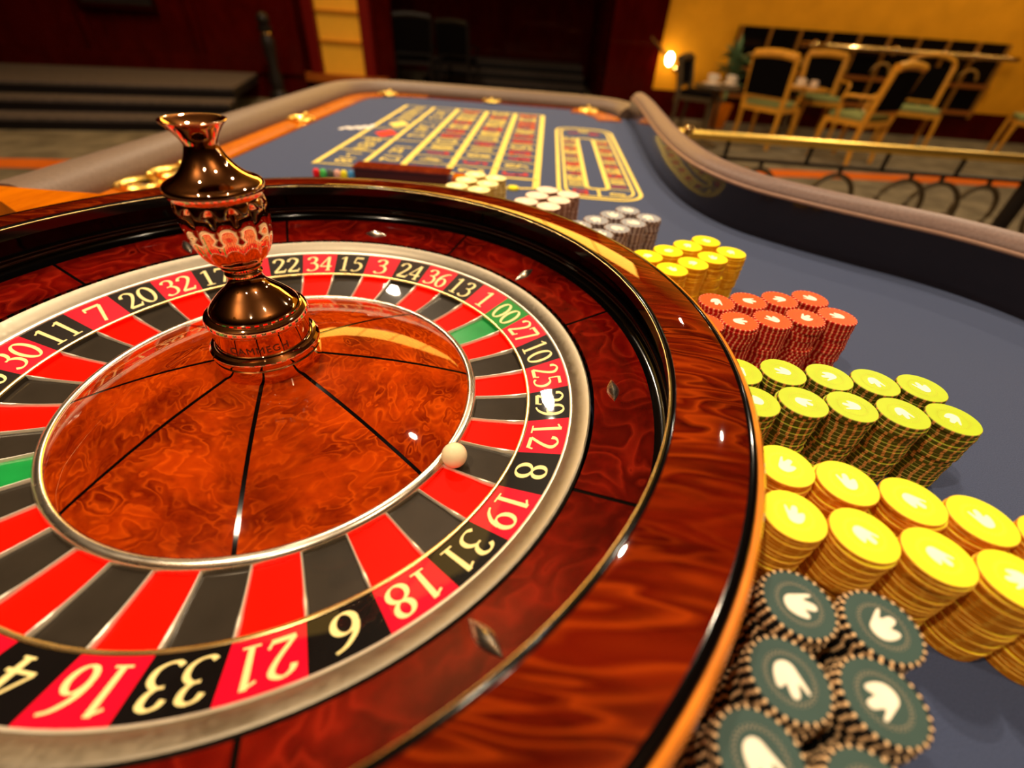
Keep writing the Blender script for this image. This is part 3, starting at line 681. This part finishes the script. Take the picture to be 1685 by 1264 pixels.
row('pale', [(.090, .502), (.101, .541), (.112, .580)], 'left row')
row('pale', [(.130, .490), (.141, .529), (.152, .568)], 'right row')
me = mesh('lower_chips', REST.v, REST.f, REST_M, REST.m)
tag(link('lower_chips', me), 'lower chips of all the stacks on the felt beside the wheel', 'chips', kind='stuff')

# ------------------------------------------------------------------ ROOM BACKGROUND
tag(MB().box((-.4, 12.05, 1.2), (7, .1, 4.3)).build('wall_back', M['redwall']), kind='structure')
tag(MB().box((1.47, 8.15, 1.2), (.74, .3, 4.3)).box((1.15, 10.1, 1.2), (.1, 4.0, 4.3)).build('wall_centre', M['redwall']), kind='structure')
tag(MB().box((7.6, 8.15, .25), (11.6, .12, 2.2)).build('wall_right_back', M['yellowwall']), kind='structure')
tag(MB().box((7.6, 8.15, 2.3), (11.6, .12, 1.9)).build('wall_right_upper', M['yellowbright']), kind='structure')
tag(MB().box((4.9, 8.06, -.68), (6.3, .08, .36)).build('trim_1', M['redwall']), kind='structure')
tag(MB().box((10.7, 8.06, -.76), (5.4, .06, .18)).build('baseboard_right', M['redwall']), kind='structure')
# panelled wall on the raised level at the left
DL = Vector((.954, .30)); NL = Vector((-.30, .954)); RZ = math.atan2(.30, .954)
def lw(a, n_, z): q = Vector((-3.42, 4.66))+DL*a+NL*n_; return (q.x, q.y, z)
tag(MB().box(lw(-4, 2.35, 1.2), (10, .1, 4.3), RZ).build('wall_left_back', M['redwall']), kind='structure')
for a in (-6.2, -5.0, -3.8, -2.6, -1.4, -.2):
    tag(MB().box(lw(a, 2.27, .1), (.09, .06, 1.5), RZ).build('trim_2' if a < -6 else 'trim_3', M['redwall']), kind='structure')
tag(MB().box(lw(-4, 2.27, -.46), (10, .07, .18), RZ).build('baseboard_left', M['redwall']), kind='structure')
M['tread'] = flat('grey_brown_stair_carpet', (.10, .075, .06), .95, var=.2, scale=20)
M['riser'] = flat('black_stair_riser', (.008, .005, .004), .6)
def stairs(label, steps, width, run, rise, base, ang, depth_last):
    t = empty('staircase', base, label, 'stairs', rz=ang)
    for k in range(steps):
        d = run if k < steps-1 else depth_last
        MB().box((0, run*k+d/2, rise*k+rise/2-.012), (width, d, rise-.024)).build('step', M['riser'], t)
        MB().box((0, run*k+d/2+.01, rise*(k+1)-.012), (width, d, .024)).build('tread', M['tread'], t)
    return t
b_ = lw(-3.1, 0, FLOOR); stairs('wide low staircase with grey carpeted treads at the left', 3, 7.0, .37, .10, b_, RZ, 1.48)
stairs('small grey carpeted staircase beyond the far end of the table', 3, 3.0, .5, .12, (-.55, 9.7, FLOOR), R(1), 1.15)
# picture on the left wall, niche with orange sill
t = empty('picture_frame', lw(-.95, 2.21, .05), 'gilt framed dark picture high on the red wall at the left', 'picture', rz=RZ)
MB().box((0, 0, .35), (.74, .02, .62)).build('canvas', M['riser'], t)
mb = MB()
for c_, d_ in (((0, -.01, .02), (.84, .05, .05)), ((0, -.01, .68), (.84, .05, .05)), ((-.40, -.01, .35), (.05, .05, .66)), ((.40, -.01, .35), (.05, .05, .66))): mb.box(c_, d_)
mb.build('frame', M['brass'], t)
tag(MB().box((-3.05, 8.3, 1.2), (1.75, .1, 4.3)).build('wall_centre_left', M['redwall']), kind='structure')
t = empty('wall_niche', (-2.95, 8.2, -.66), 'amber lit shelf niche in the red wall left of centre', 'niche')
MB().box((0, .02, .70), (.66, .06, 1.36)).build('back_panel', flat('amber_niche_panel', (.85, .38, .02), .6, emc=(1, .45, .03), em=.10), t)
for x in (-.42, .42): MB().box((x, -.02, .7), (.16, .14, 1.40)).build('jamb', flat('red_jamb', (.16, .006, .003), .4), t)
MB().box((0, -.06, -.02), (1.35, .26, .10)).build('sill', flat('orange_sill', (.42, .10, .01), .4), t)
MB().box((0, .0, -.10), (1.30, .10, .08)).build('bracket', flat('sill_bracket', (.16, .01, .004), .4), t)
for k in range(3): MB().box((0, -.03, .45+.36*k), (.64, .12, .02)).build('shelf', M['orange_wood'], t)
# newel post at the stair end
t = empty('newel_post', (-3.25, 6.5, FLOOR), 'dark turned newel post at the right end of the left staircase', 'post')
MB().lathe([(.11, 0), (.11, .14), (.07, .18), (.085, .3), (.05, .42), (.075, .62), (.085, .70), (.05, .76), (.08, .80), (.08, .84)], 20, cap=True).build('shaft', M['iron'], t, True, 50)
MB().sphere((0, 0, .90), .075, 16).build('finial', M['iron'], t, True, 180)
MB().lathe([(.06, .755), (.066, .765), (.06, .775)], 16, closed=True).build('collar', M['brass'], t, True)
# chairs
def chair(x, y, az, label, s=1.0, arms=True, arch=False, cloth='greencloth', frame='chairgold', h=.92, group='dining chairs beyond the railing'):
    t = empty('dining_chair', (x, y, FLOOR), label, 'chair', group, R(az)); F = M[frame]
    w_ = .24*s
    for sx in (-1, 1):
        MB().tube([(sx*w_, .0, 0), (sx*w_, .03, .25), (sx*w_, .02, .42)], [.022, .027, .030], 8).build('rear_leg', F, t, True)
        MB().tube([(sx*(w_+.01), .46, 0), (sx*(w_+.01), .45, .25), (sx*w_, .44, .42)], [.018, .025, .030], 8).build('front_leg', F, t, True)
        MB().tube([(sx*w_, .02, .40), (sx*w_, .0, .60), (sx*(w_+.01), -.05, h)], .034, 8).build('back_post', F, t, True)
        if arms: MB().tube(catmull([(sx*w_, -.02, .66), (sx*(w_+.04), .14, .65), (sx*(w_+.05), .30, .64), (sx*(w_+.03), .34, .56), (sx*w_, .33, .43)], 5), .018, 8).build('arm', F, t, True)
    MB().box((0, .22, .405), (.50*s, .46, .05)).build('seat_frame', F, t)
    sm = MB().box((0, .23, .455), (.47*s, .43, .06)).build('seat_cushion', M[cloth], t)
    bv = sm.modifiers.new('bevel', 'BEVEL'); bv.width = .02; bv.segments = 3
    if arch:
        MB().tube([((w_+.01)*math.cos(PI*i/12), -.05, h+.10*math.sin(PI*i/12)) for i in range(13)], .024, 8).build('top_rail', F, t, True)
    else:
        MB().tube([((w_+.012)*(-1+2*i/8), -.055+.01*math.cos(PI*(i-4)/8), h+.022*math.cos(PI*(i-4)/8)) for i in range(9)], .046, 8).build('top_rail', F, t, True)
    MB().tube([(-w_, -.005, .53), (w_, -.005, .53)], .022, 8).build('lower_rail', F, t, True)
    v = [(-w_+.005, -.032, .54), (w_-.005, -.032, .54), (w_, -.078, h-.02), (-w_, -.078, h-.02)]
    v += [(a, b+.045, c) for a, b, c in v]
    MB().add(v, [(0, 1, 2, 3), (7, 6, 5, 4), (0, 4, 5, 1), (1, 5, 6, 2), (2, 6, 7, 3), (3, 7, 4, 0)]).build('back_pad', M['blackcloth'], t)
    return t
chair(2.82, 6.21, -48, 'honey framed armchair with tall black back, left of the two nearest the railing')
chair(3.88, 5.60, 32, 'honey framed armchair with black back leaning right, behind the railing post')
chair(5.15, 7.15, 160, 'honey framed chair with arched top by the dark window', arch=True, arms=False)
chair(4.05, 7.62, 175, 'honey framed chair facing the railing at the round tables far side', arms=True)
chair(6.75, 6.70, 60, 'honey framed chair at the right edge of the picture', arms=True)
chair(2.05, 7.0, -120, 'small dark red seated chair beside the tall pedestal stand', frame='iron_brown', cloth='blackcloth', arms=False, h=.8)
chair(-1.95, 8.6, 10, 'black high backed chair beyond the far end of the table, left one', frame='iron', cloth='blackcloth', h=1.0, group='black chairs by the far staircase', s=1.2)
chair(-1.35, 8.9, -15, 'black high backed chair beyond the far end of the table, right one', frame='iron', cloth='blackcloth', h=.95, group='black chairs by the far staircase', s=1.1)
# small tables and what stands on them
def round_table(x, y, h, r_, label, mat, items):
    t = empty('round_table', (x, y, FLOOR), label, 'table', 'small round tables beyond the railing')
    MB().lathe([(.0001, h-.03), (r_-.02, h-.03), (r_, h-.015), (r_-.005, h), (.0001, h)], 32).build('tabletop', M[mat], t, True)
    MB().lathe([(.19, 0), (.18, .02), (.05, .06), (.03, .1), (.028, h-.12), (.06, h-.03)], 16, cap=True).build('pedestal', M['iron_brown'], t, True)
    return t
def cup(x, y, z, lab, s=1.0, group='white cups and lamps on the small tables'):
    o = empty('cup', (x, y, z), lab, 'cup', group)
    MB().lathe([(.0001, 0), (.030*s, 0), (.07*s, .012*s), (.068*s, .016*s), (.02*s, .006*s), (.0001, .006*s)], 20).build('saucer', M['china'], o, True)
    MB().lathe([(.0001, .010*s), (.022*s, .010*s), (.038*s, .035*s), (.042*s, .075*s), (.038*s, .075*s), (.034*s, .035*s), (.0001, .02*s)], 20).build('bowl', M['china'], o, True)
    MB().tube([(.040*s+.018*s*math.sin(PI*i/6), 0, .03*s+.035*s*i/6) for i in range(7)], .004*s, 6).build('handle', M['china'], o, True)
round_table(3.50, 6.95, .60, .36, 'honey topped round table between the two honey armchairs', 'chairgold', 0)
cup(3.44, 6.80, FLOOR+.60, 'white cup on the honey round table', 1.3); cup(3.68, 6.95, FLOOR+.60, 'small white cup at the right of the honey round table')
round_table(2.18, 6.0, .62, .26, 'small dark pedestal stand left of the honey armchairs', 'iron_brown', 0)
cup(2.10, 5.98, FLOOR+.62, 'pale cup on the dark pedestal stand', 1.4); cup(2.34, 6.10, FLOOR+.62, 'pale cup at the right of the dark pedestal stand', 1.3)
t = empty('potted_plant', (2.75, 7.4, FLOOR), 'green potted plant behind the left honey armchair', 'plant')
MB().lathe([(.10, 0), (.15, .3), (.14, .3), (.1, .02)], 20, cap=True).build('pot', M['orange_wood'], t, True)
MB().tube([(0, 0, .25), (.01, 0, .6), (0, .01, .75)], .015, 6).build('stem', M['iron_brown'], t)
lf = MB(); rn = random.Random(5)
for k in range(60):
    a, e_, l_ = rn.uniform(0, 6.28), rn.uniform(-.3, 1.3), rn.uniform(.18, .36)
    d = Vector((math.cos(a)*math.cos(e_), math.sin(a)*math.cos(e_), math.sin(e_))); s_ = d.cross(Vector((0, 0, 1))).normalized()*.03; p0 = Vector((0, 0, .62+rn.uniform(-.15, .25)))
    lf.add([p0, p0+d*l_*.5+s_, p0+d*l_-Vector((0, 0, .05)), p0+d*l_*.5-s_], [(0, 1, 2, 3)])
tag(lf.build('foliage', flat('dull_green_leaves', (.10, .17, .07), .6), t), kind='stuff')
# wall lamp with twin arms
t = empty('wall_lamp', (1.98, 8.0, -.13), 'small bright brass wall lamp beside the dark red pier', 'lamp')
MB().lathe([(.0001, 0), (.045, 0), (.045, .02), (.0001, .02)], 16).build('backplate', M['brass'], t)
MB().tube([(-.30, .0, .26), (-.18, -.06, .16), (-.05, -.08, .05)], .022, 8).build('arm', M['brass'], t, True)
MB().sphere((0, -.10, .02), .062, 16, sc=(.8, 1, 1.25)).build('bulb', M['shade'], t, True, 180)
for x in (.14, .30): MB().sphere((x, -.03, -.10), .05, 12).build('bead', M['brass'], t, True, 180)
MB().tube([(.22, -.03, -.10), (.22, -.03, -.50)], .012, 6).build('stem', M['brass'], t)
# dark window with honey muntins and brass rail
t = empty('lattice_screen', (4.75, 8.03, -.5), 'dark glazed screen with honey wood bars on the back wall', 'screen')
MB().box((0, 0, .38), (3.75, .05, .90)).build('pane', flat('black_glass', (.004, .003, .003), .08), t)
for k in range(10): MB().box((-1.85+k*.41, -.05, .38), (.026, .05, .90)).build('mullion', flat('honey_bar', (.32, .13, .015), .4), t)
for z in (.0, .33): MB().box((0, -.05, z), (3.75, .045, .05)).build('crossbar', flat('honey_crossbar', (.30, .09, .012), .4), t)
for k in range(6):
    a = -1.6+k*.62
    MB().tube([(a+.13*math.cos(q*PI/8), -.07, .40+.12*math.sin(q*PI/8)) for q in range(9)], .016, 6).build('arch', flat('honey_arch', (.5, .26, .05), .4), t, True)
t = empty('brass_rail', (5.2, 7.84, .17), 'upper brass rail running along the dark glazed screen', 'rail')
MB().tube([(-1.5, 0, 0), (1.5, 0, 0)], .032, 10).build('tube', M['brass'], t, True)
for x in (-1.3, -.2, .9): MB().tube([(x, 0, 0), (x, .10, 0)], .015, 8).build('bracket', M['brass'], t); MB().sphere((x, -.01, 0), .055, 12).build('knob', M['brass'], t, True, 180)

# ------------------------------------------------------------------ BALUSTRADE beside the table
t = empty('balustrade', (2.2, 2.2, FLOOR), 'brass topped black iron railing with ring scrolls beyond the right rail', 'railing')
def bp_(mb, n_, m, sm=True, lab=None):
    o = mb.build(n_, m, t, sm); o.location = (-2.2, -2.2, -FLOOR)
    if lab: o['label'] = lab
ZR = -.125
bp_(MB().tube([(.80, 2.2, ZR), (3.4, 2.2, ZR)], .020, 12), 'handrail', M['satin_brass'])
bp_(MB().sphere((.93, 2.19, ZR+.012), .026, 12), 'rail_knob', M['brass'])
bp_(MB().box((2.1, 2.2, -.218), (2.6, .022, .014)), 'crossbar', M['iron'], False)
bp_(MB().box((2.1, 2.2, -.74), (2.6, .022, .02)), 'crossbar', M['iron'], False)
for x in (1.14, 1.54, 1.91, 2.27, 2.98): bp_(MB().tube([(x, 2.2, ZR-.01), (x, 2.2, -.22)], .010, 8), 'baluster', M['iron'])
for x in (1.33, 1.72, 2.07, 2.22, 2.45, 2.85): bp_(MB().tube([(x, 2.2, -.22), (x, 2.2, -.255)], .010, 8), 'stub', M['iron'])
for x, w_, h_ in ((1.33, .105, .12), (1.72, .11, .12), (2.07, .115, .12), (2.24, .13, .14), (2.45, .10, .11), (2.85, .11, .12)):
    bp_(MB().tube([(x+w_*math.sin(a*PI/12), 2.2, -.255-h_+h_*math.cos(a*PI/12)) for a in range(24)], .012, 6, closed=True), 'scroll_ring', M['iron_brown'])
    bp_(MB().tube([(x, 2.2, -.255-2*h_), (x, 2.2, -.74)], .009, 8), 'lower_bar', M['iron'])
bp_(MB().tube([(2.20, 2.19, -.405), (2.27, 2.18, -.42), (2.34, 2.19, -.405)], .022, 8), 'leaf_knot', M['iron_brown'])
for x in (.84, 2.64): bp_(MB().tube([(x, 2.2, FLOOR), (x, 2.2, ZR)], .036, 12), 'newel', M['iron'])
# a low brown wooden stool past the post, whose leg shows at the right edge
# amber glass laylight in the ceiling, left beyond the table, as the gloss on the numbers shows
t = empty('ceiling_laylight', (-3.6, 6.2, CEIL), 'large amber glass ceiling light over the left of the hall', 'ceiling light')
for i in range(3):
    for j in range(3): MB().box((-.85+.85*i, -1.0+1.0*j, -.02), (.80, .95, .02)).build('pane', M['laylight'], t)
fr = MB()
for i in range(4): fr.box((-1.275+.85*i, 0, -.03), (.05, 3.05, .05))
for j in range(4): fr.box((0, -1.5+1.0*j, -.03), (2.6, .05, .05))
fr.build('frame', M['brass'], t)

for (x, y), lb in zip(UP, ('added unseen brass bowl uplighter hanging left beyond the table', 'added unseen brass bowl uplighter hanging at the right of the wheel', 'added unseen brass bowl uplighter hanging behind the camera')):  # unseen bowls, added as fittings for the added fill uplights
    t = empty('added_uplighter', (x, y, CEIL), lb, 'ceiling light', 'added hanging brass uplighters')
    MB().lathe([(.0001, -1.00), (.10, -.985), (.19, -.94), (.24, -.87), (.235, -.865), (.185, -.925), (.10, -.965), (.0001, -.98)], 32).build('bowl', M['satin_brass'], t, True)
    MB().tube([(0, 0, -.97), (0, 0, 0)], .01, 8).build('rod', M['brass'], t)

# backlit amber glass frieze high on the back wall; the wheel's lacquer mirrors it
t = empty('glass_frieze', (-.55, 7.98, 2.70), 'long backlit amber glass frieze high on the back wall', 'light')
for k in range(6): MB().box((-2.65+1.06*k, 0, 0), (1.02, .03, .94)).build('pane', M['frieze'], t)
fr = MB().box((0, 0, .50), (6.42, .06, .05)).box((0, 0, -.50), (6.42, .06, .05))
for k in range(7): fr.box((-3.18+1.06*k, 0, 0), (.03, .06, .98))
fr.build('frame', M['brass'], t)
MB().box((0, .14, .0), (6.5, .2, 1.08)).build('backing_board', M['redwall'], t)
